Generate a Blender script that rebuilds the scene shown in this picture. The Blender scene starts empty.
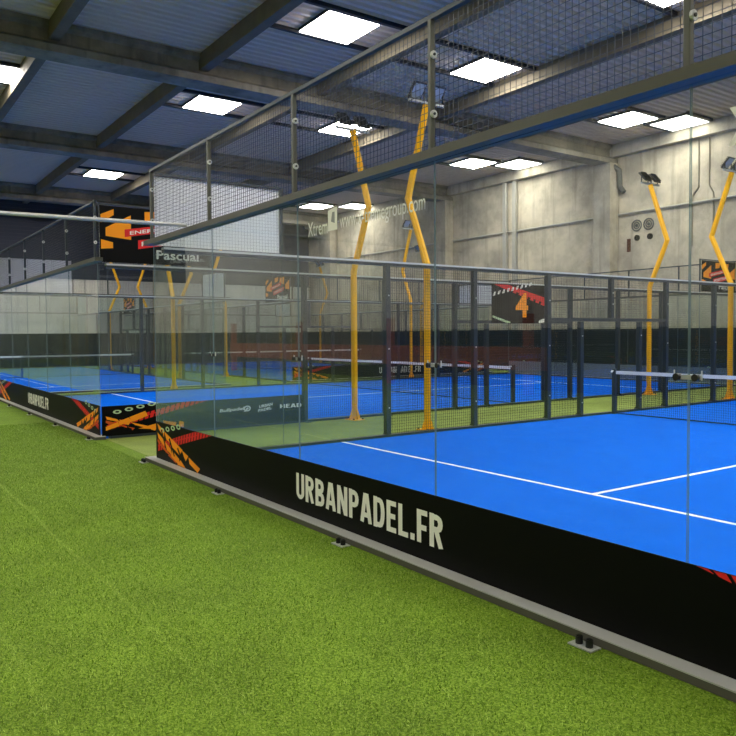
import bpy, math, random
from mathutils import Matrix, Vector
random.seed(4)
C = bpy.context.scene.collection
R = math.radians
PI = math.pi
ORD = ['first', 'second', 'third', 'fourth', 'fifth', 'sixth', 'seventh', 'eighth', 'ninth', 'tenth']

# ------------------------------------------------------------------ materials
MATS = {}
def srgb(r, g, b):
    f = lambda c: (c/255/12.92) if c/255 <= .04045 else ((c/255+.055)/1.055)**2.4
    return (f(r), f(g), f(b), 1)

def mat(name, col, rough=.5, metal=0., spec=.5, noise=None, bump=None, coat=0):
    """noise=(scale, amount, colour2)   bump=(scale, strength, distance)"""
    m = bpy.data.materials.new(name); m.use_nodes = True
    nt = m.node_tree; b = nt.nodes['Principled BSDF']
    b.inputs['Base Color'].default_value = col
    b.inputs['Roughness'].default_value = rough
    b.inputs['Metallic'].default_value = metal
    b.inputs['Specular IOR Level'].default_value = spec
    b.inputs['Coat Weight'].default_value = coat
    if noise or bump:
        tc = nt.nodes.new('ShaderNodeTexCoord')
    if noise:
        n = nt.nodes.new('ShaderNodeTexNoise'); n.inputs['Scale'].default_value = noise[0]
        n.inputs['Detail'].default_value = 6; n.inputs['Roughness'].default_value = .62
        nt.links.new(tc.outputs['Object'], n.inputs['Vector'])
        r = nt.nodes.new('ShaderNodeValToRGB')
        r.color_ramp.elements[0].position = .5-noise[1]; r.color_ramp.elements[1].position = .5+noise[1]
        r.color_ramp.elements[0].color = noise[2]; r.color_ramp.elements[1].color = col
        nt.links.new(n.outputs['Fac'], r.inputs['Fac'])
        nt.links.new(r.outputs['Color'], b.inputs['Base Color'])
    if bump:
        n2 = nt.nodes.new('ShaderNodeTexNoise'); n2.inputs['Scale'].default_value = bump[0]; n2.inputs['Detail'].default_value = 3
        nt.links.new(tc.outputs['Object'], n2.inputs['Vector'])
        bp = nt.nodes.new('ShaderNodeBump'); bp.inputs['Strength'].default_value = bump[1]; bp.inputs['Distance'].default_value = bump[2]
        nt.links.new(n2.outputs['Fac'], bp.inputs['Height']); nt.links.new(bp.outputs['Normal'], b.inputs['Normal'])
    MATS[name] = m
    return m

def emit(name, col, s):
    m = bpy.data.materials.new(name); m.use_nodes = True; nt = m.node_tree; nt.nodes.clear()
    e = nt.nodes.new('ShaderNodeEmission'); e.inputs[0].default_value = col; e.inputs[1].default_value = s
    o = nt.nodes.new('ShaderNodeOutputMaterial'); nt.links.new(e.outputs[0], o.inputs[0])
    MATS[name] = m

def glass_mat(name, tint, boost=1.0):
    m = bpy.data.materials.new(name); m.use_nodes = True; nt = m.node_tree; nt.nodes.clear()
    N = nt.nodes.new; L = nt.links.new
    t = N('ShaderNodeBsdfTransparent'); t.inputs[0].default_value = tint
    g = N('ShaderNodeBsdfGlossy'); g.inputs['Roughness'].default_value = 0.0; g.inputs[0].default_value = (1, 1, 1, 1)
    geo = N('ShaderNodeNewGeometry')
    mm = N('ShaderNodeMix'); mm.data_type = 'FLOAT'
    mm.inputs[2].default_value = 1.48; mm.inputs[3].default_value = 1/1.48
    L(geo.outputs['Backfacing'], mm.inputs[0])
    f = N('ShaderNodeFresnel'); L(mm.outputs[0], f.inputs['IOR'])
    mx = N('ShaderNodeMixShader'); L(f.outputs[0], mx.inputs[0]); L(t.outputs[0], mx.inputs[1]); L(g.outputs[0], mx.inputs[2])
    o = N('ShaderNodeOutputMaterial'); L(mx.outputs[0], o.inputs[0])
    MATS[name] = m

def turf_mat(name, c0, c1, c2):
    m = bpy.data.materials.new(name); m.use_nodes = True; nt = m.node_tree; N = nt.nodes.new; L = nt.links.new
    b = nt.nodes['Principled BSDF']; b.inputs['Roughness'].default_value = .75; b.inputs['Specular IOR Level'].default_value = .2
    tc = N('ShaderNodeTexCoord')
    n = N('ShaderNodeTexNoise'); n.inputs['Scale'].default_value = 75; n.inputs['Detail'].default_value = 5; n.inputs['Roughness'].default_value = .7
    L(tc.outputs['Object'], n.inputs['Vector'])
    r = N('ShaderNodeValToRGB'); cr = r.color_ramp
    cr.elements[0].position = .33; cr.elements[0].color = c0; cr.elements[1].position = .68; cr.elements[1].color = c2
    e = cr.elements.new(.5); e.color = c1
    L(n.outputs['Fac'], r.inputs['Fac'])
    big = N('ShaderNodeTexNoise'); big.inputs['Scale'].default_value = 1.6; big.inputs['Detail'].default_value = 4
    L(tc.outputs['Object'], big.inputs['Vector'])
    mr = N('ShaderNodeMapRange'); mr.inputs[1].default_value = .3; mr.inputs[2].default_value = .7; mr.inputs[3].default_value = .84; mr.inputs[4].default_value = 1.12
    L(big.outputs['Fac'], mr.inputs[0])
    mul = N('ShaderNodeMix'); mul.data_type = 'RGBA'; mul.blend_type = 'MULTIPLY'; mul.inputs[0].default_value = 1
    L(r.outputs['Color'], mul.inputs[6]); L(mr.outputs[0], mul.inputs[7])
    L(mul.outputs[2], b.inputs['Base Color'])
    bp = N('ShaderNodeBump'); bp.inputs['Strength'].default_value = .8; bp.inputs['Distance'].default_value = .02
    L(n.outputs['Fac'], bp.inputs['Height']); L(bp.outputs['Normal'], b.inputs['Normal'])
    MATS[name] = m

def concrete_mat(name, a, b_, stain):
    m = bpy.data.materials.new(name); m.use_nodes = True; nt = m.node_tree; N = nt.nodes.new; L = nt.links.new
    bs = nt.nodes['Principled BSDF']; bs.inputs['Roughness'].default_value = .85; bs.inputs['Specular IOR Level'].default_value = .2
    tc = N('ShaderNodeTexCoord')
    n = N('ShaderNodeTexNoise'); n.inputs['Scale'].default_value = .8; n.inputs['Detail'].default_value = 9; n.inputs['Roughness'].default_value = .65
    L(tc.outputs['Object'], n.inputs['Vector'])
    r = N('ShaderNodeValToRGB'); r.color_ramp.elements[0].position = .36; r.color_ramp.elements[1].position = .62
    r.color_ramp.elements[0].color = b_; r.color_ramp.elements[1].color = a
    L(n.outputs['Fac'], r.inputs['Fac'])
    mp = N('ShaderNodeMapping'); mp.inputs['Scale'].default_value = (3.2, 3.2, .18)
    L(tc.outputs['Object'], mp.inputs['Vector'])
    n2 = N('ShaderNodeTexNoise'); n2.inputs['Scale'].default_value = 1.1; n2.inputs['Detail'].default_value = 5
    L(mp.outputs[0], n2.inputs['Vector'])
    r2 = N('ShaderNodeMapRange'); r2.inputs[1].default_value = .55; r2.inputs[2].default_value = .72; r2.inputs[3].default_value = 0; r2.inputs[4].default_value = .5
    L(n2.outputs['Fac'], r2.inputs[0])
    mx = N('ShaderNodeMix'); mx.data_type = 'RGBA'; L(r2.outputs[0], mx.inputs[0]); L(r.outputs['Color'], mx.inputs[6]); mx.inputs[7].default_value = stain
    L(mx.outputs[2], bs.inputs['Base Color'])
    bp = N('ShaderNodeBump'); bp.inputs['Strength'].default_value = .25; bp.inputs['Distance'].default_value = .02
    L(n.outputs['Fac'], bp.inputs['Height']); L(bp.outputs['Normal'], bs.inputs['Normal'])
    MATS[name] = m

turf_mat('turf', srgb(68, 94, 12), srgb(114, 146, 30), srgb(160, 186, 74))
turf_mat('turf_pale', srgb(118, 134, 58), srgb(144, 160, 78), srgb(170, 184, 106))
mat('blade_a', srgb(116, 152, 34), .6, 0, .2); mat('blade_b', srgb(82, 116, 14), .6, 0, .2); mat('blade_c', srgb(182, 206, 104), .6, 0, .2)
mat('court_blue', srgb(0, 106, 234), .9, 0, .03, noise=(2.2, .25, srgb(0, 99, 224)), bump=(160, .25, .004))
mat('line_white', srgb(246, 248, 248), .8, 0, .2)
concrete_mat('concrete_wall', srgb(216, 203, 178), srgb(172, 161, 142), srgb(132, 120, 102))
concrete_mat('concrete_beam', srgb(150, 142, 126), srgb(112, 106, 94), srgb(86, 80, 70))
concrete_mat('concrete_pillar', srgb(198, 187, 166), srgb(160, 151, 134), srgb(118, 110, 96))
concrete_mat('pale_wall', srgb(222, 214, 206), srgb(200, 192, 186), srgb(168, 162, 156))
mat('deck', srgb(206, 188, 170), .6, 0, .3)
mat('dark_steel', srgb(38, 40, 48), .5, .3)
mat('cladding', srgb(58, 62, 74), .5, .4)
mat('wainscot', srgb(44, 50, 50), .6, 0, .3, noise=(1.2, .3, srgb(36, 41, 40)))
mat('purlin', srgb(118, 108, 90), .7, 0, .3, noise=(2, .3, srgb(90, 84, 70)))
glass_mat('glass', (.93, .965, .955, 1))
def edge_mat():
    m = bpy.data.materials.new('glass_edge'); m.use_nodes = True; nt = m.node_tree; nt.nodes.clear(); N = nt.nodes.new; L = nt.links.new
    t = N('ShaderNodeBsdfTransparent'); t.inputs[0].default_value = (.55, .66, .66, 1)
    d = N('ShaderNodeBsdfPrincipled'); d.inputs['Base Color'].default_value = srgb(150, 172, 176); d.inputs['Roughness'].default_value = .2
    mx = N('ShaderNodeMixShader'); mx.inputs[0].default_value = .5; o = N('ShaderNodeOutputMaterial')
    L(t.outputs[0], mx.inputs[1]); L(d.outputs[0], mx.inputs[2]); L(mx.outputs[0], o.inputs[0]); MATS['glass_edge'] = m
edge_mat()
mat('beam_olive', srgb(74, 73, 61), .4, .1, .5)
mat('galvanised', srgb(172, 174, 172), .42, .25, .5, noise=(14, .3, srgb(148, 151, 150)))
mat('rail_lit_top', srgb(206, 208, 208), .35, .25, .5)
mat('rail_base', srgb(84, 82, 72), .55, .1)
mat('rail_plate', srgb(190, 190, 184), .4, .2)
mat('slate_post', srgb(44, 54, 60), .4, .2, .5)
mat('post_olive', srgb(84, 84, 76), .4, .2)
mat('wire_light', srgb(150, 152, 156), .5, .2)
mat('wire', srgb(34, 38, 42), .45, .4, .5)
mat('wire_galv', srgb(74, 76, 80), .4, .3, .5)
mat('black_plastic', srgb(16, 16, 17), .4)
mat('black_vinyl', srgb(5, 5, 5), .55, 0, .12)
mat('vinyl_back', srgb(128, 130, 130), .7)
mat('print_white', srgb(236, 234, 224), .6, 0, .2)
mat('print_grey', srgb(150, 150, 150), .6, 0, .2)
mat('print_orange', srgb(255, 156, 26), .6, 0, .2)
mat('print_red', srgb(222, 42, 40), .6, 0, .2)
mat('print_rust', srgb(214, 88, 24), .6, 0, .2)
mat('print_green', srgb(190, 214, 170), .6, 0, .2)
mat('sheet_white', srgb(248, 248, 248), .6, 0, .2)
mat('yellow', srgb(255, 184, 0), .5, 0, .25)
mat('lamp_face', srgb(150, 162, 178), .12, 0, .8)
mat('zinc_plate', srgb(206, 208, 204), .4, .5)
mat('net_white', srgb(232, 232, 230), .7)
mat('net_cord', srgb(20, 22, 26), .7)
mat('rust_brown', srgb(178, 84, 42), .55, 0, .4)
mat('pipe_grey', srgb(176, 172, 160), .5, .1)
mat('pipe_dark', srgb(98, 98, 92), .5, .2)
mat('conduit', srgb(150, 140, 120), .6)
mat('hole', srgb(22, 18, 14), .9)
mat('rust', srgb(84, 40, 20), .8)
emit('daylight', (1.0, .965, .9, 1), 17.0)
emit('daylight_dim', (1.0, .965, .9, 1), 5.0)

# ------------------------------------------------------------------ mesh builder
class MB:
    def __init__(s): s.v, s.f, s.m, s.names = [], [], [], []
    def mi(s, n):
        if n not in s.names: s.names.append(n)
        return s.names.index(n)
    def add(s, vs, fs, m):
        k = len(s.v); i = s.mi(m)
        s.v += [tuple(v) for v in vs]
        for f in fs: s.f.append(tuple(a+k for a in f)); s.m.append(i)
        return s
    def box(s, x0, x1, y0, y1, z0, z1, m, M=None, faces=None):
        vs = [Vector(p) for p in ((x0,y0,z0),(x1,y0,z0),(x1,y1,z0),(x0,y1,z0),(x0,y0,z1),(x1,y0,z1),(x1,y1,z1),(x0,y1,z1))]
        if M is not None: vs = [M @ v for v in vs]
        fs = [(0,3,2,1),(4,5,6,7),(0,1,5,4),(1,2,6,5),(2,3,7,6),(3,0,4,7)]
        return s.add(vs, fs, m)
    def cbox(s, x0, x1, y0, y1, z0, z1, m, c=.006):
        """box with chamfered vertical and horizontal edges (lengthwise in z)"""
        ring = [(x0+c,y0),(x1-c,y0),(x1,y0+c),(x1,y1-c),(x1-c,y1),(x0+c,y1),(x0,y1-c),(x0,y0+c)]
        vs = [(x,y,z0) for x,y in ring]+[(x,y,z1) for x,y in ring]
        fs = [tuple(range(7,-1,-1)), tuple(range(8,16))]+[(i,(i+1)%8,8+(i+1)%8,8+i) for i in range(8)]
        return s.add(vs, fs, m)
    def prism(s, pts, y0, y1, m):
        """polygon in the xz plane (counter-clockwise seen from -y), extruded from y0 (front) to y1"""
        a = sum(pts[i][0]*pts[(i+1)%len(pts)][1]-pts[(i+1)%len(pts)][0]*pts[i][1] for i in range(len(pts)))
        if a < 0: pts = pts[::-1]
        n = len(pts)
        vs = [(x,y0,z) for x,z in pts]+[(x,y1,z) for x,z in pts]
        fs = [tuple(range(n)), tuple(range(2*n-1,n-1,-1))]+[(i,i+n,(i+1)%n+n,(i+1)%n) for i in range(n)]
        return s.add(vs, fs, m)
    def tube(s, pts, r, m, n=10, square=False, cap=True):
        pts = [Vector(p) for p in pts]; rings = []
        up0 = Vector((0,1,0))
        for i, p in enumerate(pts):
            d = ((pts[min(i+1,len(pts)-1)]-p).normalized() + (p-pts[max(i-1,0)]).normalized()).normalized()
            t = (pts[i+1]-p if i < len(pts)-1 else p-pts[i-1]).normalized()
            up = up0 if abs(d.dot(up0)) < .9 else Vector((0,0,1))
            a = d.cross(up).normalized(); b = d.cross(a).normalized()
            k = 1/max(.4, d.dot(t)) if 0 < i < len(pts)-1 else 1
            ring = []
            for j in range(n):
                th = 2*PI*(j+.5)/n
                ca, sa = math.cos(th), math.sin(th)
                if square:
                    q = 1/max(abs(ca), abs(sa)); q = min(q, 1.27)
                    ca *= q; sa *= q
                ring.append(p + a*ca*r*k + b*sa*r)
            rings.append(ring)
        vs = [v for ring in rings for v in ring]; fs = []
        for i in range(len(pts)-1):
            for j in range(n):
                fs.append((i*n+j, i*n+(j+1)%n, (i+1)*n+(j+1)%n, (i+1)*n+j))
        if cap: fs += [tuple(range(n-1,-1,-1)), tuple(range((len(pts)-1)*n, len(pts)*n))]
        return s.add(vs, fs, m)
    def cyl(s, p0, p1, r, m, n=12): return s.tube([p0, p1], r, m, n)
    def text(s, body, u0, u1, v0, v1, m, y0=-.001, y1=.0, bold=.02, shear=0, rot=0, dy=0):
        cu = bpy.data.curves.new('t', 'FONT'); cu.body = body; cu.offset = bold; cu.resolution_u = 3; cu.fill_mode = 'FRONT'
        o = bpy.data.objects.new('t', cu); me = bpy.data.meshes.new_from_object(o)
        co = [v.co.copy() for v in me.vertices]
        X0, X1 = min(c.x for c in co), max(c.x for c in co); Y0, Y1 = min(c.y for c in co), max(c.y for c in co)
        vs = []
        for c in co:
            a = (c.x-X0)/(X1-X0); b = (c.y-Y0)/(Y1-Y0)
            x = u0+(u1-u0)*a; z = v0+(v1-v0)*b + dy*a
            x += shear*(z-v0)
            vs.append((x, y0, z))
        s.add(vs, [tuple(p.vertices) for p in me.polygons], m)
        bpy.data.objects.remove(o); bpy.data.meshes.remove(me); bpy.data.curves.remove(cu)
        return s
    def block_text(s, body, u0, u1, v0, v1, m, y):
        """heavy condensed capitals drawn as strokes"""
        h = .1; G = {}
        def arc(cx, cz, rx, rz, a0, a1, n=8): return [(cx+rx*math.cos(R(a0+(a1-a0)*i/n)), cz+rz*math.sin(R(a0+(a1-a0)*i/n))) for i in range(n+1)]
        st = [(h, 0), (h, 1)]
        def bowl(z0, z1, w): return [(h, z1-h)]+arc(w-.26, (z0+z1)/2, .26-h, (z1-z0)/2-h, 90, -90)+[(h, z0+h)]
        G['U'] = (.58, [[(h, 1), (h, .28)]+arc(.29, .28, .19, .18, 180, 360)+[(.48, .28), (.48, 1)]])
        G['R'] = (.60, [st, bowl(.44, 1, .58), [(.30, .5), (.50, 0)]])
        G['B'] = (.60, [st, bowl(.46, 1, .57), bowl(0, .56, .60)])
        G['A'] = (.64, [[(.09, 0), (.28, .99)], [(.55, 0), (.36, .99)], [(.16, .27), (.48, .27)], [(.26, .92), (.38, .92)]])
        G['N'] = (.63, [st, [(.53, 0), (.53, 1)], [(.12, .98), (.51, .02)]])
        G['P'] = (.57, [st, bowl(.38, 1, .57)])
        G['D'] = (.60, [st, bowl(0, 1, .60)])
        G['E'] = (.50, [st, [(h, 1-.08), (.49, 1-.08)], [(h, .51), (.45, .51)], [(h, .08), (.49, .08)]])
        G['L'] = (.48, [st, [(h, .08), (.48, .08)]])
        G['F'] = (.48, [st, [(h, 1-.08), (.48, 1-.08)], [(h, .47), (.44, .47)]])
        G['H'] = (.62, [st, [(.52, 0), (.52, 1)], [(h, .5), (.52, .5)]])
        G['.'] = (.22, [[(.11, 0), (.11, .2)]])
        tot = sum(G[c][0]+.1 for c in body)-.1; k = (u1-u0)/tot; H = v1-v0; x = 0
        for c in body:
            w, strokes = G[c]
            for p in strokes:
                L = []; Rr = []
                for i, (a, b_) in enumerate(p):
                    dx = p[min(i+1, len(p)-1)][0]-p[max(i-1, 0)][0]; dz = p[min(i+1, len(p)-1)][1]-p[max(i-1, 0)][1]
                    d = math.hypot(dx, dz) or 1; t = h*(1 if abs(dz) > abs(dx) else .82)
                    L.append((a-dz/d*t, b_+dx/d*t)); Rr.append((a+dz/d*t, b_-dx/d*t))
                y -= .00006
                vs = [(u0+(x+q[0])*k, y, v0+min(1, max(0, q[1]))*H) for q in L+Rr]; n = len(p)
                s.add(vs, [(i, i+1, n+i+1, n+i) for i in range(n-1)], m)
            x += w+.1
        return s
    def mesh(s, name, smooth=False):
        me = bpy.data.meshes.new(name); me.from_pydata(s.v, [], s.f)
        for n in s.names: me.materials.append(MATS[n])
        me.polygons.foreach_set('material_index', s.m)
        if smooth: me.polygons.foreach_set('use_smooth', [True]*len(s.f))
        me.update(); return me
    def build(s, name, parent=None, smooth=False):
        return obj(name, s.mesh(name, smooth), parent)

def obj(name, me, parent=None):
    o = bpy.data.objects.new(name, me); C.objects.link(o)
    if parent: o.parent = parent
    return o
def tag(o, label, cat, group=None):
    o['label'] = label; o['category'] = cat
    if group: o['group'] = group
    return o
def empty(name, label, cat, group=None):
    o = bpy.data.objects.new(name, None); C.objects.link(o); o.empty_display_size = .2
    return tag(o, label, cat, group)
TN = [0]
def struct(mb, name):
    if name.startswith('trim'): TN[0] += 1; name = 'trim_%d' % TN[0]
    o = mb.build(name); o['kind'] = 'structure'; return o

class Frame:
    """a court's or wall's own coordinates: origin and turn about z"""
    def __init__(s, x, y, a=0): s.x, s.y, s.a = x, y, a
    def at(s, o, x, y, z=0, a=0):
        c, n = math.cos(s.a), math.sin(s.a)
        o.location = (s.x+c*x-n*y, s.y+n*x+c*y, z); o.rotation_euler = (0, 0, s.a+a); return o
    def sub(s, x, y, a):
        c, n = math.cos(s.a), math.sin(s.a)
        return Frame(s.x+c*x-n*y, s.y+n*x+c*y, s.a+a)

CACHE = {}
def cached(key, fn):
    if key not in CACHE: CACHE[key] = fn()
    return CACHE[key]

# ------------------------------------------------------------------ court pieces (meshes)
def glass_mesh(w, h):
    def f():
        b = MB(); t = .006; x0, x1 = .004, w-.004
        vs = [(x0,-t,0),(x1,-t,0),(x1,t,0),(x0,t,0),(x0,-t,h),(x1,-t,h),(x1,t,h),(x0,t,h)]
        b.add(vs, [(0,1,5,4),(2,3,7,6)], 'glass')
        b.add(vs, [(0,3,2,1),(4,5,6,7),(1,2,6,5),(3,0,4,7)], 'glass_edge')
        return b.mesh('glass_panel')
    return cached(('glass', w, h), f)

def wire_mesh(w, h, m='wire', cell=.05, d=.004):
    def f():
        b = MB(); r = d/2
        nx = max(1, round(w/cell)); nz = max(1, round(h/cell))
        for i in range(nx+1):
            x = .012+(w-.024)*i/nx
            vs = [(x-r,-r,0),(x+r,-r,0),(x+r,r,0),(x-r,r,0),(x-r,-r,h),(x+r,-r,h),(x+r,r,h),(x-r,r,h)]
            b.add(vs, [(0,1,5,4),(1,2,6,5),(2,3,7,6),(3,0,4,7)], m)
        for k in range(nz+1):
            z = .012+(h-.024)*k/nz; y = d
            vs = [(0,y-r,z-r),(0,y+r,z-r),(0,y+r,z+r),(0,y-r,z+r),(w,y-r,z-r),(w,y+r,z-r),(w,y+r,z+r),(w,y-r,z+r)]
            b.add(vs, [(0,4,5,1),(1,5,6,2),(2,6,7,3),(3,7,4,0)], m)
        return b.mesh('mesh_panel')
    return cached(('wire', w, h, m, cell, d), f)

def strip(a0, a1, b0, b1):
    return [a0, a1, b1, b0]

def pattern(b, x0, sx, L=1.0, y=-.0145, ribbons=2):
    """orange ribbons, red hatching and a chain of rings; sx=-1 mirrors it about x0"""
    P = lambda u, v: (x0+sx*u*L, v)
    yo, yr, yg = y-.0006, y-.0003, y-.0009
    def poly(pts, m, yy): b.prism([P(*p) for p in pts], yy, yy+.0002, m)
    # red hatch band, rising away from the corner
    n = 20
    for i in range(n):
        t0 = i/n; t1 = (i+.72)/n
        def q(t, top): return (.02+1.85*t, (.10+.41*t)+(.115 if top else 0))
        p = [q(t0,0), q(t1,0), (q(t1,1)[0]+.03, min(.508, q(t1,1)[1])), (q(t0,1)[0]+.03, min(.508, q(t0,1)[1]))]
        poly(p, 'print_red', yr)
    poly([(.02,.16),(1.5,.475),(1.5,.49),(.02,.185)], 'print_red', yr-.0001)
    # orange ribbons falling away from the corner, cut by slanting black strokes
    rr = random.Random(7)
    def band(u0, v0, u1, v1, w, k, m, yy, gap=.1):
        cut = [0]
        for i in range(k): cut.append(cut[-1]+rr.uniform(.6, 1.5))
        cut = [c/cut[-1] for c in cut]
        for i in range(k):
            g_ = gap*rr.uniform(.3, 1.2)/k; a, c = cut[i], cut[i+1]-g_; sl = rr.uniform(-.07, .09); s2 = rr.uniform(-.07, .09)
            pa = (u0+(u1-u0)*a, v0+(v1-v0)*a); pc = (u0+(u1-u0)*c, v0+(v1-v0)*c); wa = w*rr.uniform(.75, 1.1); wc = w*rr.uniform(.7, 1.05)
            poly([(max(.005, pa[0]-sl), max(.004, pa[1]-wa)), (pc[0]-s2, max(.004, pc[1]-wc)), (pc[0]+s2*.3, max(.008, pc[1])), (max(.005, pa[0]+sl*.3), max(.008, pa[1]))], m, yy)
    if ribbons == 2:
        band(.0, .48, 1.5, .06, .10, 5, 'print_orange', yo)
        band(.0, .36, 1.0, .03, .085, 4, 'print_orange', yo-.0002, .14)
        band(.0, .27, .7, .05, .04, 4, 'print_rust', yo+.0001)
        for i in range(3): poly([(.14+.3*i, .40-.09*i), (.18+.3*i, .42-.09*i), (.36+.3*i, .16-.05*i), (.33+.3*i, .15-.05*i)], 'black_vinyl', yo-.0004)
    else:
        band(.0, .16, .72, .40, .085, 3, 'print_orange', yo)
        band(.0, .34, .9, .08, .07, 4, 'print_orange', yo-.0002, .14)
        band(.0, .27, .5, .1, .04, 3, 'print_rust', yo+.0001)
    # chain of rings
    for i in range(4):
        cu, cv = .2+.2*i, .405+.034*i
        ring = []
        for j in range(10):
            th = 2*PI*j/10; ring.append((cu+.075*math.cos(th), cv+.034*math.sin(th)))
        inn = [(cu+(p[0]-cu)*.5, cv+(p[1]-cv)*.5) for p in ring]
        for j in range(10):
            poly([ring[j], ring[(j+1)%10], inn[(j+1)%10], inn[j]], 'print_green', yg)

def front_banner_mesh():
    def f():
        b = MB()
        b.box(.015, 9.985, -.013, -.0085, .0, .51, 'black_vinyl')
        b.box(.015, 9.985, -.0083, -.0075, .0, .51, 'vinyl_back')
        pattern(b, .07, 1); pattern(b, 9.93, -1)
        b.block_text('URBANPADEL.FR', 3.95, 6.1, .125, .375, 'print_white', -.0142)
        return b.mesh('base_banner')
    return cached('front_banner', f)

def side_banner_mesh():
    """4 m long; u = 0 at the corner"""
    def f():
        b = MB()
        b.box(.0, 3.95, -.013, -.0085, .0, .51, 'black_vinyl'); b.box(.05, 3.95, -.0083, -.0075, 0, .51, 'vinyl_back')
        pattern(b, .06, 1, 1.0, ribbons=1)
        for p in ([(.62,.09),(1.0,.17),(1.0,.05)], [(1.06,.20),(1.3,.15),(1.3,.09),(1.08,.10)], [(1.36,.17),(1.44,.15),(1.44,.05),(1.34,.08)]):
            b.prism(p, -.0152, -.015, 'print_orange')
        b.text('Bullpadel', 2.13, 2.62, .25, .33, 'print_white', y0=-.0145, bold=.03, shear=.2, dy=.02)
        for j in range(12):
            a, c = 2*PI*j/12, 2*PI*(j+1)/12
            b.prism([(2.70+.075*math.cos(a),.31+.055*math.sin(a)),(2.70+.075*math.cos(c),.31+.055*math.sin(c)),(2.70+.05*math.cos(c),.31+.034*math.sin(c)),(2.70+.05*math.cos(a),.31+.034*math.sin(a))], -.0148, -.0145, 'print_white')
        b.prism([(2.62,.25),(2.66,.25),(2.74,.32),(2.70,.33)], -.0149, -.0145, 'print_white')
        b.text('URBAN', 2.95, 3.24, .30, .355, 'print_white', y0=-.0145, bold=.03, dy=.04)
        b.text('PADEL', 2.93, 3.22, .225, .28, 'print_white', y0=-.0145, bold=.03, dy=.04)
        b.block_text('HEAD', 3.40, 3.88, .27, .345, 'print_white', -.0145)
        return b.mesh('side_banner')
    return cached('side_banner', f)

def sponsor_sheet_mesh():
    """2 m x 0.95 m sheet printed on its outer face, white on the back"""
    def f():
        b = MB(); b.box(.03, 1.97, -.004, 0, 0, .95, 'black_vinyl'); b.box(.03, 1.97, .0002, .004, 0, .95, 'sheet_white')
        o = 'print_orange'
        def P(pts, m, y=-.0045): b.prism(pts, y, y+.0003, m)
        P([(.05,.80),(.27,.90),(.27,.80),(.05,.66)], o)
        P([(.13,.58),(.56,.82),(.56,.40),(.13,.44)], o)
        P([(.05,.38),(.25,.34),(.25,.24),(.05,.22)], o)
        P([(.80,.90),(1.1,.92),(1.02,.76),(.80,.72)], o)
        P([(1.2,.88),(1.55,.90),(1.5,.62),(1.18,.7)], o)
        P([(1.62,.62),(1.92,.78),(1.92,.42),(1.62,.46)], o)
        P([(.45,.57),(1.3,.72),(1.3,.60),(.45,.44)], 'print_red', -.005)
        P([(.68,.40),(1.5,.54),(1.5,.40),(.68,.25)], 'print_red', -.005)
        b.text('ENERGÍA', .54, 1.22, .485, .565, 'print_white', y0=-.0054, bold=.02, dy=.12)
        b.text('POSITIVA', .74, 1.42, .30, .38, 'print_white', y0=-.0054, bold=.02, dy=.12)
        b.text('Pascual', 1.0, 1.78, .09, .25, 'print_white', y0=-.0054, bold=.02)
        b.text('URBAN PADEL', 1.25, 1.9, .03, .08, 'print_grey', y0=-.0054, bold=.02, dy=.06)
        return b.mesh('sponsor_sheet')
    return cached('sheet', f)

def number_sign_mesh():
    b = MB(); W, H = 1.95, .93
    b.box(0, W, -.012, 0, 0, H, 'black_vinyl')
    def P(pts, m, y=-.0128): b.prism(pts, y, y+.0005, m)
    P([(.08,.92),(.55,.92),(1.93,.62),(1.93,.40)], 'print_red', -.0125)
    for i in range(6):
        u = .62+.2*i; P([(u,.80-.05*i),(u+.12,.78-.05*i),(u+.02,.68-.05*i)], 'black_vinyl', -.0128)
    for i in range(9):
        u = .03+.155*i; v = .64+.033*i
        P([(u,v),(u+.075,v+.016),(u+.11,v+.11),(u+.04,v+.095)], 'print_white', -.0132)
    P([(.03,.18),(.62,.03),(.62,.0),(.5,.0),(.03,.13)], 'print_green')
    P([(1.62,.06),(1.93,.14),(1.93,.03),(1.62,.0)], 'print_white')
    b.text('4', .80, 1.24, .14, .74, 'print_orange', y0=-.0138, bold=.03)
    return b.mesh('number_sign')

def clamp_mesh():
    def f():
        b = MB()
        b.box(-.075, .075, -.018, -.0065, -.012, .012, 'galvanised')
        for sx in (-1, 1):
            b.cyl((sx*.052, -.006, 0), (sx*.052, -.036, 0), .019, 'black_plastic', 12)
            b.box(sx*.076-.002, sx*.076+.002, -.014, -.0065, -.014, .036, 'zinc_plate')
        return b.mesh('glass_clamp')
    return cached('clamp', f)

def side_post(name, h, label, grp, z0=0., bolts=True):
    e = empty(name, label, 'post', grp)
    b = cached(('post', h, z0), lambda: MB().cbox(-.05, .05, -.05, .05, z0, h, 'slate_post', .008).mesh('shaft'))
    obj('shaft', b, e)
    if z0 == 0:
        def f():
            p = MB(); p.box(-.17, -.0505, -.06, .06, 0.0, .012, 'slate_post')
            p.prism([(-.15,.012),(-.0505,.012),(-.0505,.12)], -.005, .005, 'slate_post')
            return p.mesh('foot_plate')
        obj('foot_plate', cached('foot', f), e)
    if bolts:
        for z in ([.5, 1.5, 2.4] if z0 == 0 and h > 2.2 else [z0+.3, h-.3]):
            obj('bolt', cached('sbolt', lambda: MB().cyl((.0505,0,0), (.062,0,0), .012, 'zinc_plate', 8).mesh('bolt')), e).location = (0, 0, z)
    return e

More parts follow.
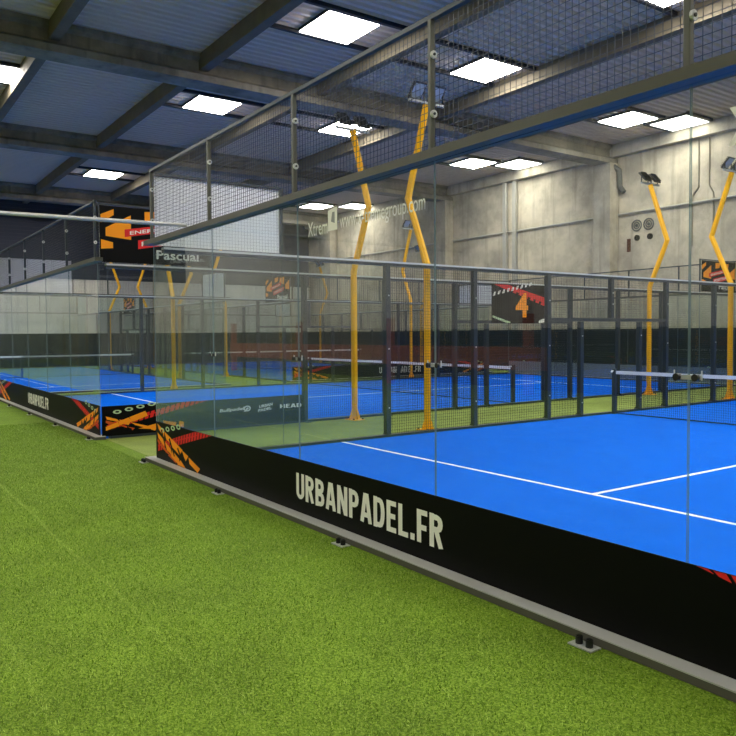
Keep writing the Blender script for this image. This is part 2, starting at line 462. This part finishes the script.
def end_post(label, grp, m='slate_post', bolts=True):
    e = empty('mesh_post', label, 'post', grp)
    obj('shaft', cached('epost'+m, lambda: MB().cbox(-.02, .02, -.02, .02, 0, .93, m, .005).mesh('shaft')), e)
    def g():
        p = MB(); p.cyl((.0205,0,0), (.034,0,0), .028, 'zinc_plate', 12); p.cyl((.034,0,0), (.042,0,0), .01, 'black_plastic', 8)
        return p.mesh('bolt')
    if bolts:
        for z in (.26, .68): obj('bolt', cached('ebolt', g), e).location = (0, 0, z)
    return e

ZG, ZB, ZT = .055, 3.0, 3.065      # kerb top, beam bottom, beam top
def end_wall(F, wn, short, banner=True, clamps=False, sticker=(), anchors=False, text=True):
    """an end wall 10 m long on local y = 0, outside towards -y"""
    g = 'on ' + wn
    k = MB(); k.box(-.12, 10.12, -.128, .048, 0, ZG-.008, 'rail_base'); k.box(-.125, 10.125, -.132, .05, ZG-.008, ZG, 'rail_plate')
    F.at(tag(k.build('base_rail'), 'flat galvanised rail under the glass of '+wn, 'rail'), 0, 0)
    k = MB(); k.box(-.15, 10.15, -.09, .045, ZB, ZT, 'beam_olive')
    F.at(tag(k.build('top_beam'), 'dark olive steel beam above the glass of '+wn, 'beam'), 0, 0)
    k = MB(); k.box(-.02, 10.02, -.045, .0, 3.995, 4.03, 'slate_post')
    F.at(tag(k.build('mesh_top_rail'), 'thin dark rail topping the wire mesh of '+wn, 'rail'), 0, 0)
    for i in range(5):
        lb = '%s clear glass panel along %s' % (ORD[i], wn)
        if i in sticker:
            e = empty('glass_sheet', 'clear glass panel with white web address, %s on %s' % (ORD[i], wn), 'glass panel', 'glass panels of '+short)
            obj('pane', glass_mesh(2, ZB-ZG), e)
            s = MB()
            if sticker[i] == 'near':
                s.text('Xtrem', .20, .54, 2.645-ZG, 2.775-ZG, 'print_white', y0=-.0068, bold=.004)
                s.prism([(.55,2.66-ZG),(.70,2.66-ZG),(.70,2.86-ZG),(.55,2.84-ZG)], -.0068, -.0066, 'print_white')
                s.prism([(.60,2.74-ZG),(.66,2.72-ZG),(.66,2.82-ZG),(.62,2.82-ZG)], -.0071, -.0069, 'print_grey')
                s.text('www.x-tremegroup.com', .74, 1.90, 2.625-ZG, 2.765-ZG, 'print_white', y0=-.0068, bold=.002)
            else:
                s.text('X', .20, .34, 2.645-ZG, 2.83-ZG, 'print_white', y0=-.0068, bold=.02)
                s.text('treme', .36, .60, 2.645-ZG, 2.775-ZG, 'print_white', y0=-.0068, bold=.004)
                s.text('www.x-tremegroup.com', .74, 1.90, 2.625-ZG, 2.765-ZG, 'print_white', y0=-.0068, bold=.002)
            obj('lettering', s.mesh('lettering'), e)['label'] = 'white lettering sticker'
            F.at(e, 2*i, 0, ZG)
        else:
            F.at(tag(obj('glass_sheet', glass_mesh(2, ZB-ZG)), lb, 'glass panel', 'glass panels of '+short), 2*i, 0, ZG)
        F.at(tag(obj('wire_fence', wire_mesh(2, .93, 'wire_galv' if clamps else 'wire', .05, .0034)), '%s wire mesh panel above the glass of %s' % (ORD[i], wn), 'mesh panel', 'wire mesh of '+short), 2*i, -.004, ZT)
    for i in range(6):
        x = (.03, 2, 4, 6, 8, 9.97)[i]
        F.at(end_post('%s short mesh post on the top beam of %s' % (ORD[i], wn), 'mesh posts of '+short, 'post_olive' if clamps else 'slate_post', anchors), x, -.03, ZT)
    if clamps:
        for i in range(1, 5):
            F.at(tag(obj('glass_clamp', clamp_mesh()), 'black two-knob clamp on the %s glass joint of %s' % (ORD[i-1], wn), 'clamp', 'glass clamps of '+short), 2*i, 0, 1.52)
    if banner:
        F.at(tag(obj('base_banner', front_banner_mesh()), 'long black banner with white web address along '+wn, 'banner'), 0, 0, ZG)
    if anchors:
        for i in range(5):
            def f():
                b = MB(); b.box(-.08, .08, -.045, .045, 0, .008, 'zinc_plate')
                for x in (-.035, .035):
                    b.cyl((x,0,.008), (x,0,.05), .021, 'black_plastic', 12); b.cyl((x,0,.05), (x,0,.055), .014, 'black_plastic', 8)
                return b.mesh('anchor_plate')
            F.at(tag(obj('anchor_plate', cached('anchor', f)), '%s bolted anchor plate at the foot of %s' % (ORD[i], wn), 'anchor', 'anchor plates of '+short), (.0, 2.5, 5.0, 7.5, 9.95)[i], -.19, 0)

def side_wall(F, wn, short, sheets=('lo', 'hi'), banner_hi=False, sign=False, bolts=False):
    """a side wall 20 m long on local x = 0, outside towards -x"""
    k = MB(); k.box(-.06, .06, .14, 19.86, 0, .045, 'slate_post')
    F.at(tag(k.build('side_kerb'), 'low dark kerb at the foot of '+wn, 'kerb'), 0, 0)
    k = MB(); k.box(-.05, .05, .13, 19.87, 2.9, 2.945, 'slate_post'); k.box(-.055, .055, .13, 19.87, 2.945, 2.975, 'rail_lit_top')  # pale upper layer paints the light catching the top of the dark rail
    F.at(tag(k.build('side_rail'), 'dark rail, lit top painted pale, along the top of '+wn, 'rail'), 0, 0)
    Z0 = .045
    n = 0
    for y in (0, 2, 16, 18):
        F.at(tag(obj('glass_sheet', glass_mesh(2 if y not in (0, 18) else 1.98, 2.9-Z0)), '%s clear glass panel along %s' % (ORD[n], wn), 'glass panel', 'glass panels of '+short), 0, y+(.02 if y == 0 else 0), Z0, PI/2); n += 1
    n = 0
    def mp(y, w, z, h):
        nonlocal n
        F.at(tag(obj('wire_fence', wire_mesh(w, h)), '%s wire mesh panel along %s' % (ORD[n], wn), 'mesh panel', 'wire mesh of '+short), 0, y, z, PI/2); n += 1
    for a, b_ in ((4.05, 5.95), (6.05, 7.95)): mp(a, round(b_-a, 3), Z0, 2.855)
    mp(8.05, .9, Z0, 1.94); mp(8.05, 1.9, 2.06, .84); mp(10.05, 1.9, 2.06, .84); mp(11.05, .9, Z0, 1.94)
    for a, b_ in ((12.05, 13.95), (14.05, 15.95)): mp(a, round(b_-a, 3), Z0, 2.855)
    k = MB(); k.box(-.03, .03, 8.05, 11.95, 1.99, 2.055, 'slate_post')
    F.at(tag(k.build('door_lintel'), 'dark lintel over the door gap of '+wn, 'lintel'), 0, 0)
    pn = 0
    for y, h, z0 in ((4, 2.9, 0), (6, 2.9, 0), (8, 2.9, 0), (9, 1.985, 0), (10, 2.9, 2.06), (11, 1.985, 0), (12, 2.9, 0), (14, 2.9, 0), (16, 2.9, 0)):
        if z0: lb = 'short hanging post over the door gap of '+wn
        else: lb = '%s dark steel post along %s' % (ORD[pn], wn); pn += 1
        F.at(side_post('wall_post', h, lb, 'wall posts of '+short, z0, bolts), 0, y)
    # one-metre mesh with a printed sheet above the corner glass at both ends
    for tagname, y0 in (('lo', 0), ('hi', 18)):
        w = 'front' if tagname == 'lo' else 'back'
        F.at(tag(obj('corner_mesh', wire_mesh(1.95, .98, 'wire_light', .05, .003)), 'raised mesh panel over the %s corner glass of %s' % (w, wn), 'mesh panel'), 0, y0+.03, 2.98, PI/2)
        k = MB(); k.box(-.02, .02, 0, 1.95, 3.965, 3.995, 'slate_post')
        F.at(tag(k.build('corner_rail'), 'thin dark rail over the %s corner mesh of %s' % (w, wn), 'rail'), 0, y0+.03)
        yp = 2.0 if tagname == 'lo' else 18.0
        k = MB(); k.cbox(-.02, .02, -.02, .02, 2.976, 3.995, 'slate_post', .004)
        F.at(tag(k.build('corner_post'), 'short dark post ending the %s corner mesh of %s' % (w, wn), 'post'), 0, yp)
        if tagname in sheets:
            F.at(tag(obj('sponsor_sheet', sponsor_sheet_mesh()), 'printed sheet, white behind, at the %s corner of %s' % (w, wn), 'banner', 'sponsor sheets'), -.03, y0+2.0, 3.0, -PI/2)
    if banner_hi:
        F.at(tag(obj('base_banner', side_banner_mesh()), 'dark base banner with sports logos along '+wn, 'banner'), -.05, 20, ZG-.01, -PI/2)
    if sign:
        F.at(tag(obj('number_sign', number_sign_mesh()), 'black sign with orange number 4 over the door gap', 'sign'), -.07, 10.9, 2.0, -PI/2)

def net(F, label):
    e = empty('court_net', label, 'net', 'court nets')
    b = MB(); xs = (.14, 9.86)
    b.box(xs[0], xs[1], -.006, .006, .86, .93, 'net_white'); b.build('net_band', e)
    b = MB(); r = .0016; nx = int((xs[1]-xs[0])/.045)
    for i in range(nx+1):
        x = xs[0]+(xs[1]-xs[0])*i/nx; b.box(x-r, x+r, -r, r, .03, .86, 'net_cord')
    for k in range(19):
        z = .035+.82*k/18; b.box(xs[0], xs[1], -r, r, z-r, z+r, 'net_cord')
    b.box(xs[0], xs[1], -.004, .004, .012, .03, 'net_cord')
    b.build('netting', e)
    for x in (.10, 9.90):
        b = MB(); b.cbox(x-.04, x+.04, -.05, .05, 0, .97, 'slate_post', .012); b.build('net_post', e)
        b = MB(); b.tube([(x, -.06, .93), (x, -.09, .93), (x, -.11, .90)], .02, 'zinc_plate', 8); b.build('winch', e)
    F.at(e, 0, 10); return e

def pole_parts(e, bolts):
    def shaft():
        b = MB()
        b.tube([(0,0,.01), (0,0,3.02), (-.54,0,4.27), (.0,0,5.86)], .06, 'yellow', 8, square=True)
        return b.mesh('pole_shaft')
    obj('pole_shaft', cached('pshaft', shaft), e)
    def foot():
        b = MB(); b.box(-.16, .16, -.14, .14, 0, .015, 'yellow')
        for a in range(4):
            M = Matrix.Rotation(a*PI/2, 4, 'Z')
            vs = [M @ Vector(p) for p in ((.05,-.007,.015),(.14,-.007,.015),(.055,-.007,.26),(.05,.007,.015),(.14,.007,.015),(.055,.007,.26))]
            b.add(vs, [(0,1,2),(5,4,3),(0,3,4,1),(1,4,5,2),(2,5,3,0)], 'yellow')
        return b.mesh('foot')
    obj('foot', cached('pfoot', foot), e)
    if bolts:
        for x in (-.13, .13):
            for y in (-.11, .11):
                obj('bolt', cached('pnut', lambda: MB().cyl((0,0,.015), (0,0,.04), .018, 'black_plastic', 8).mesh('bolt')), e).location = (x, y, 0)
    obj('cross_bar', cached('pbar', lambda: MB().box(-.03, .03, -.40, .40, 5.865, 5.905, 'galvanised').mesh('cross_bar')), e)
    def head():
        b = MB()
        b.box(-.16, .16, -.135, .135, -.012, .03, 'black_plastic')
        for i in range(7):
            x = -.13+.043*i; b.box(x-.006, x+.006, -.115, .115, .03, .075, 'black_plastic')
        return b.mesh('flood_lamp')
    def face(): return MB().box(-.14, .14, -.118, .118, -.016, -.0125, 'lamp_face').mesh('lamp_lens')
    def yoke():
        b = MB()
        for s in (-1, 1): b.box(-.015, .015, s*.15-.006, s*.15+.006, -.14, .03, 'black_plastic')
        b.box(-.015, .015, -.155, .155, -.155, -.14, 'black_plastic'); return b.mesh('yoke')
    for s in (-1, 1):
        h = obj('flood_lamp', cached('phead', head), e); h.location = (.02, s*.22, 6.06); h.rotation_euler = (0, R(-48), 0)
        obj('lamp_lens', cached('pface', face), h)
        yk = obj('lamp_yoke', cached('pyoke', yoke), e); yk.location = (.02, s*.22, 6.06)

def pole(F, y, label, bolts=False):
    e = empty('light_pole', label, 'light pole', 'yellow light poles'); pole_parts(e, bolts); F.at(e, -.30, y); return e

def court_floor(F, n, w=10., l=20.):
    b = MB(); b.box(0, w, 0, l, -.02, .004, 'court_blue')
    F.at(struct(b, 'floor_%d' % n), 0, 0)
    b = MB()
    for y in (3.05, 16.95): b.box(.02, w-.02, y-.03, y+.03, .0041, .006, 'line_white')
    b.box(w/2-.03, w/2+.03, 3.05, 16.95, .0041, .0055, 'line_white')
    F.at(struct(b, 'trim'), 0, 0)

# ------------------------------------------------------------------ courts
F1 = Frame(0, 0); F2 = Frame(-12.78, 0)
FR1 = Frame(-13.95, 9.95, PI/2); FR2 = Frame(-13.95, -2.67, PI/2)
turn = lambda F: F.sub(10, 20, PI)

court_floor(F1, 1); court_floor(F2, 2); court_floor(FR1, 3); court_floor(FR2, 4)
end_wall(F1, 'the large-lettered front wall', 'the large-lettered wall', clamps=True, sticker={2: 'near', 4: 'next'}, anchors=True)
side_wall(F1, "the large-lettered court's mesh side", "the large-lettered court's side", bolts=True)
net(F1, 'white-topped net crossing the large-lettered blue court')
pole(F1, 5.13, "yellow zigzag light pole just behind the large-lettered court's side glass", True)
pole(F1, 15.3, "yellow zigzag light pole beside the large-lettered court, beyond its net", True)

end_wall(F2, "court 4's front wall", "court 4's front wall", anchors=True)
side_wall(F2, "court 4's unsigned side wall", "court 4's unsigned side")
side_wall(turn(F2), "court 4's signed side wall", "court 4's signed side", banner_hi=True, sign=True, bolts=True)
end_wall(turn(F2), "court 4's back wall", "court 4's back wall")
net(F2, 'white-topped net across court 4')
pole(F2, 5.13, "yellow zigzag light pole at court 4's unsigned side, by its front")
pole(F2, 14.87, "yellow zigzag light pole at court 4's unsigned side, beyond its net")
T = turn(F2)
pole(T, 15.0, 'yellow zigzag light pole beside the dark logo banner of court 4', True)
pole(T, 5.0, 'yellow zigzag light pole beyond the number 4 sign, before the round vents', True)

end_wall(FR1, "the lettered crosswise court's end wall", 'the lettered crosswise court')
side_wall(FR1, "the lettered crosswise court's near side", "the lettered crosswise court's near side")
side_wall(turn(FR1), "the lettered crosswise court's far side", "the lettered crosswise court's far side")
end_wall(turn(FR1), "the lettered crosswise court's back wall", "the lettered crosswise court's back", banner=False)
net(FR1, 'net of the lettered crosswise court behind court 4')
pole(FR1, 5.13, "faint yellow pole on the lettered crosswise court's near side, by its banner")
pole(FR1, 14.87, "faint yellow pole on the lettered crosswise court's near side, by its back")
T = turn(FR1)
pole(T, 5.13, "faint yellow pole on the lettered crosswise court's far side, by its back")
pole(T, 14.87, "faint yellow pole on the lettered crosswise court's far side, by its banner")

T = turn(FR2)
end_wall(FR2, "the plain crosswise court's end wall", 'the plain crosswise court', banner=False)
side_wall(T, "the plain crosswise court's side wall", "the plain crosswise court's side")
end_wall(T, "the plain crosswise court's back wall", "the plain crosswise court's back", banner=False)
net(FR2, 'net of the plain crosswise court seen through court 4')
pole(T, 5.13, "faint yellow pole on the plain crosswise court's side, by its back")
pole(T, 14.87, "faint yellow pole on the plain crosswise court's side, by its front")

# galvanised brace running out from the near top beam over the turf
b = MB(); b.tube([(1.40, -.07, 3.092), (.86, -3.3, 3.13), (.55, -5.2, 3.15)], .024, 'rail_plate', 12)
t = tag(b.build('brace_tube', smooth=True), 'thin tube reaching out from the large-lettered wall top beam over the turf', 'tube')

# ------------------------------------------------------------------ setting
XL, XR, YN, YF, ZD = -34.6, 24., -14., 22.9, 9.5
b = MB(); b.box(XL, XR, YN, YF, -.25, -.004, 'turf')
o = struct(b, 'floor')
b = MB(); b.box(XL, XR, .051, YF, -.004, -.001, 'turf_pale'); struct(b, 'floor_5')
import numpy as np
rng = np.random.default_rng(3)
NB = 450000
bx = rng.uniform(-6, 10.5, NB); by = rng.uniform(-7.5, -.16, NB)
ang = rng.uniform(0, 2*PI, NB); hh = rng.uniform(.011, .023, NB); ww = rng.uniform(.0013, .0024, NB); ln = rng.uniform(0, .022, NB); la = rng.uniform(0, 2*PI, NB)
co = np.zeros((NB, 3, 3))
co[:,0,0] = bx-np.cos(ang)*ww; co[:,0,1] = by-np.sin(ang)*ww; co[:,0,2] = -.004
co[:,1,0] = bx+np.cos(ang)*ww; co[:,1,1] = by+np.sin(ang)*ww; co[:,1,2] = -.004
co[:,2,0] = bx+np.cos(la)*ln; co[:,2,1] = by+np.sin(la)*ln; co[:,2,2] = hh-.004
me = bpy.data.meshes.new('grass')
me.vertices.add(NB*3); me.vertices.foreach_set('co', co.ravel())
me.loops.add(NB*3); me.loops.foreach_set('vertex_index', np.arange(NB*3, dtype=np.int32))
me.polygons.add(NB); me.polygons.foreach_set('loop_start', np.arange(0, NB*3, 3, dtype=np.int32)); me.polygons.foreach_set('loop_total', np.full(NB, 3, dtype=np.int32))
for n_ in ('blade_a', 'blade_b', 'blade_c'): me.materials.append(MATS[n_])
mi_ = rng.choice(3, NB, p=(.5, .3, .2)).astype(np.int32)
seam = (np.abs(by+2.81+.012*np.sin(bx*1.7)) < .022) | (np.abs(by+2.06+.01*np.sin(bx*2.3)) < .017)   # joints between the turf rolls
mi_[seam & (rng.uniform(0, 1, NB) < .8)] = 2
me.polygons.foreach_set('material_index', mi_)
me.update(); me.validate()
g_ = tag(obj('grass', me), 'short green artificial turf pile in front of the glass walls', 'turf'); g_['kind'] = 'stuff'
b = MB(); b.box(XL-.3, XR, YF, YF+.3, 0, ZD, 'concrete_wall'); struct(b, 'wall_far')
b = MB(); b.box(XL-.3, XL, YN, YF, 0, 5.0, 'pale_wall'); b.box(XL-.3, XL, YN, YF, 5.0, ZD, 'cladding')
for i in range(22): b.box(XL, XL+.03, YN, YF, 5.0+.2*i, 5.0+.2*i+.06, 'cladding')
struct(b, 'wall_left')
b = MB(); b.box(XL-.3, XR, YN-.3, YN, 0, ZD, 'pale_wall'); struct(b, 'wall_near')
b = MB(); b.box(XR, XR+.3, YN, YF, 0, ZD, 'pale_wall'); struct(b, 'wall_right')
# dark ribbed wainscot on the walls
def wains(x0, x1, y0, y1, nm):
    b = MB(); b.box(x0, x1, y0, y1, 0, 1.9, 'wainscot')
    for i in range(12):
        z = .1+.15*i
        if x1-x0 > y1-y0: b.box(x0, x1, (y0-.02 if y0 > 0 else y1), (y0 if y0 > 0 else y1+.02), z, z+.09, 'wainscot')
        else: b.box(x1, x1+.02, y0, y1, z, z+.09, 'wainscot')
    struct(b, nm)
wains(XL, XR, YF-.72, YF-.66, 'baseboard_far'); wains(XL, XL+.06, YN, YF, 'baseboard_left'); wains(XL, XR, YN, YN+.06, 'baseboard_near')
# rust-brown timber rails along the near wall (seen mirrored in the glass)
b = MB(); b.box(-24, -4, YN+1.5, YN+1.9, .7, 1.35, 'rust_brown')
for x in (-24, -17.5, -11, -4.5): b.box(x-.12, x+.12, YN+1.6, YN+1.8, 0, 2.3, 'rust_brown')
struct(b, 'trim_1')

# corrugated deck, ribs along y
b = MB(); x = XL-.3; vs = []
prof = []
while x < XR+.3:
    prof += [(x, 0), (x+.11, 0), (x+.14, .07), (x+.25, .07)]; x += .28
for px, dz in prof: vs += [(px, YN-.3, ZD+dz), (px, YF+.3, ZD+dz)]
b.add(vs, [(2*i, 2*i+1, 2*i+3, 2*i+2) for i in range(len(prof)-1)], 'deck')
b.box(XL-.3, XR+.3, YN-.3, YF+.3, ZD+.3, ZD+.5, 'deck')
struct(b, 'ceiling')
# main beams
BX = (-31.3, -20.0, -9.75, 2.3, 12.4, 22.4)
for i, x in enumerate(BX):
    b = MB()
    pr = [(-.36,8.72),(.36,8.72),(.36,8.9),(.17,9.02),(.17,9.30),(.30,9.38),(.30,9.495),(-.30,9.495),(-.30,9.38),(-.17,9.30),(-.17,9.02),(-.36,8.9)]
    n = len(pr)
    vs = [(x+p, YN, z) for p, z in pr]+[(x+p, YF-.005, z) for p, z in pr]
    b.add(vs, [tuple(range(n)), tuple(range(2*n-1, n-1, -1))]+[(k, k+n, (k+1)%n+n, (k+1)%n) for k in range(n)], 'concrete_beam')
    struct(b, 'trim_beam_%d' % (i+1))
    b = MB(); b.box(x-.42, x+.42, YF-.6, YF-.06, 0, 8.715, 'concrete_pillar'); struct(b, 'trim_pillar_%d' % (i+1))
# secondary beams between the main beams
SY = (-11.2, -7.2, -3.1, .9, 4.8, 8.6, 13.3, 17.4)
EX = [XL]+list(BX)+[XR]
n = 0
for i in range(len(EX)-1):
    for y in SY:
        n += 1
        b = MB(); x0, x1 = EX[i]+(.18 if i else 0), EX[i+1]-(.18 if i < len(EX)-2 else 0)
        b.box(x0, x1, y-.13, y+.13, 9.06, 9.495, 'purlin')
        struct(b, 'trim_purlin_%d' % n)
b = MB(); b.box(XL+.061, XL+.45, 11.9, 12.9, 0, 8.6, 'concrete_pillar'); struct(b, 'trim_pillar_left')
b = MB(); b.box(XL, XR, YF-.3, YF-.005, 9.0, 9.49, 'concrete_pillar'); struct(b, 'trim_wallbeam')

# skylights
SKY = [(-5.74, 6.8, 'front bay over the gap'), (-5.9, 12.0, ''), (-13.4, 6.7, ''), (-26.3, 6.75, ''), (-6.7, 19.8, ''), (-5.9, 21.75, ''),
       (-14.9, 19.9, ''), (-13.9, 21.75, ''), (-28.4, 19.8, ''), (-14.0, .2, ''), (-27.1, 21.75, ''), (.3, 11.75, ''), (-13.4, 12.0, ''), 
       (5, 6.8, ''), (5, 12, ''), (4.2, 19.9, ''), (5, 1, ''), (-4.6, -5.2, ''), (6, -5.2, ''), (-15, -5.2, ''), (-26, -.8, ''), (16, 6.8, ''), (16, -1, ''),  # from here on: unseen panels added to brighten foreground, left wall and sheets
       (6, -9.5, ''), (-4.6, -9.5, ''), (-15, -9.5, ''), (16, -9.5, ''), (16, 14, ''), (9.6, 3.6, ''), (9.6, 9.6, ''), (15, 20, ''), (-26, -5.2, ''), (-26, -9.5, ''), (-33, -2, ''), (-33, -8, '')]
SL = ['large bright skylight over the bay before the first roof beam', 'skylight above the two flood lamps of the front pole',
      'skylight over the white-backed corner sheet', 'small skylight above the orange printed sheet', 'bright skylight over the round wall vents',
      'dim skylight at the wall beside the round wall vents', 'bright skylight beside the twin wall ducts', 'dim skylight at the wall by the twin wall ducts',
      'small skylight above the web address sticker', 'skylight lighting the purlin at the far end of the first beam bay', 'dim small skylight beyond the web address sticker',
      'skylight above the last mesh post of the large-lettered wall', 'skylight behind the lamps of the pole beside the logo banner']
def sky_parts():
    f = MB(); w = .72
    for s in (-1, 1):
        f.box(s*w-.02, s*w+.02, -w-.02, w+.02, -.085, .0, 'dark_steel'); f.box(-w+.02, w-.02, s*w-.02, s*w+.02, -.085, .0, 'dark_steel')
    f.box(-w+.02, w-.02, -w+.02, w-.02, -.05, -.04, 'dark_steel')  # hidden lid, added to keep the diffuser's light off the deck
    p = MB(); p.box(-w+.0, w-.0, -w+.0, w-.0, -.105, -.0855, 'daylight')
    t = MB()
    q = MB(); q.box(-w+.0, w-.0, -w+.0, w-.0, -.105, -.0855, 'daylight_dim')
    return f.mesh('frame'), p.mesh('diffuser'), q.mesh('diffuser')
sf, sp, sq = sky_parts()
for i, (x, y, _) in enumerate(SKY):
    e = empty('skylight', SL[i] if i < len(SL) else 'unseen square skylight added for light, %s of its kind' % (ORD[(i-len(SL)) % 10]), 'skylight', 'roof skylights'); e.location = (x, y, ZD-.002)
    obj('frame', sf, e); obj('diffuser', sq if y > 21 else sp, e)
    lo = max([s for s in SY if s < y-.7] or [YN]); hi = min([s for s in SY if s > y+.7] or [YF-.3])
    if 19 < y < 20.5: hi = 20.9
    if y > 21: lo = 20.75
    for s in (-1, 1):
        b = MB(); b.box(s*.85-.06, s*.85+.045, lo+.14-y, hi-.14-y, -.10, -.004, 'dark_steel'); b.build('trimmer', e)

# far wall fittings
yw = YF
def wl(mb, name, label, cat, group=None): return tag(mb.build(name), label, cat, group)
b = MB(); b.tube([(XL+.1, yw-.07, 6.62), (-10.2, yw-.07, 6.62)], .045, 'pipe_grey', 8); b.tube([(-9.3, yw-.07, 6.62), (6, yw-.07, 6.66)], .045, 'pipe_grey', 8)
wl(b, 'wall_pipe', 'long grey service pipe running along the concrete far wall', 'pipe')
b = MB()
for dx in (0, .62): b.cbox(-15.86+dx, -15.62+dx, yw-.2, yw-.002, 1.92, 9.0, 'pipe_grey', .03)
wl(b, 'wall_conduit', 'pair of upright grey ducts on the concrete far wall', 'duct')
b = MB(); b.tube([(-9.72, yw-.45, 8.98), (-9.6, yw-.42, 8.8), (-9.22, yw-.16, 8.4), (-9.2, yw-.13, 7.75), (-9.02, yw-.13, 7.5)], .11, 'pipe_dark', 12)
wl(b, 'downpipe', 'bent grey downpipe under the roof beside the concrete pillar', 'pipe')
for x, nm in ((-8.47, 'first'), (-7.92, 'second')):
    b = MB()
    for r0, r1 in ((.24, .20), (.14, .11), (.06, .0)):
        for j in range(16):
            a, c = 2*PI*j/16, 2*PI*(j+1)/16
            P = [(x+r0*math.cos(a), 6.08+r0*math.sin(a)), (x+r0*math.cos(c), 6.08+r0*math.sin(c)), (x+r1*math.cos(c), 6.08+r1*math.sin(c)), (x+r1*math.cos(a), 6.08+r1*math.sin(a))]
            if r1 == 0: P = P[:3]
            b.prism(P, yw-.04, yw-.001, 'pipe_dark')
    wl(b, 'wall_vent', '%s round ringed vent from the pillar on the far wall' % nm, 'vent', 'round wall vents')
for x, nm in ((-8.45, 'first'), (-7.86, 'second')):
    b = MB(); b.cyl((x, yw-.05, 5.58), (x, yw-.001, 5.58), .12, 'hole', 14)
    wl(b, 'wall_port', '%s dark round port under the ringed vents' % nm, 'port', 'dark wall ports')
b = MB(); b.box(-8.92, -8.76, yw-.03, yw-.001, 5.05, 5.58, 'rust')
wl(b, 'wall_slot', 'narrow rusty slot plate left of the dark wall ports'.replace('left of', 'beside'), 'plate')
for dx, nm in ((0, 'first'), (.42, 'second')):
    b = MB(); b.tube([(-5.8+dx, yw-.03, 8.95), (-5.8+dx, yw-.03, 7.2), (-6.05+dx*2, yw-.03, 6.9), (-6.05+dx*2, yw-.03, 5.0)], .025, 'conduit', 6)
    wl(b, 'wall_cable', '%s thin cable conduit down the far wall behind the yellow poles' % nm, 'cable', 'wall cables')

# ------------------------------------------------------------------ light
w = bpy.data.worlds.new('World'); bpy.context.scene.world = w; w.use_nodes = True
w.node_tree.nodes['Background'].inputs[0].default_value = (.6, .7, .9, 1); w.node_tree.nodes['Background'].inputs[1].default_value = .3

# ------------------------------------------------------------------ camera
cd = bpy.data.cameras.new('camera'); cam = bpy.data.objects.new('camera', cd); C.objects.link(cam)
cd.sensor_width = 36; cd.lens = 36*746.57/736; cd.shift_y = -(368-360.295)/736
cam.location = (10.1797, -3.5296, 1.7505)
yaw, pit, rol = .9596, -.0350, -.0065
Fw = Vector((-math.sin(yaw)*math.cos(pit), math.cos(yaw)*math.cos(pit), math.sin(pit)))
Rt = Vector((math.cos(yaw), math.sin(yaw), 0)); Up = Rt.cross(Fw)
c, s = math.cos(rol), math.sin(rol)
r2 = c*Rt+s*Up; u2 = -s*Rt+c*Up
cam.matrix_world = Matrix(((r2.x, u2.x, -Fw.x, cam.location.x), (r2.y, u2.y, -Fw.y, cam.location.y), (r2.z, u2.z, -Fw.z, cam.location.z), (0, 0, 0, 1)))
cd.clip_end = 200
sc = bpy.context.scene; sc.camera = cam
sc.view_settings.view_transform = 'Standard'; sc.view_settings.look = 'None'; sc.view_settings.gamma = 1
sc.view_settings.use_curve_mapping = False; sc.view_settings.exposure = 1.3
cy = sc.cycles
cy.use_denoising = True; cy.max_bounces = 16; cy.transparent_max_bounces = 64; cy.diffuse_bounces = 5; cy.glossy_bounces = 4
cy.caustics_reflective = False; cy.caustics_refractive = False; cy.sample_clamp_indirect = 6
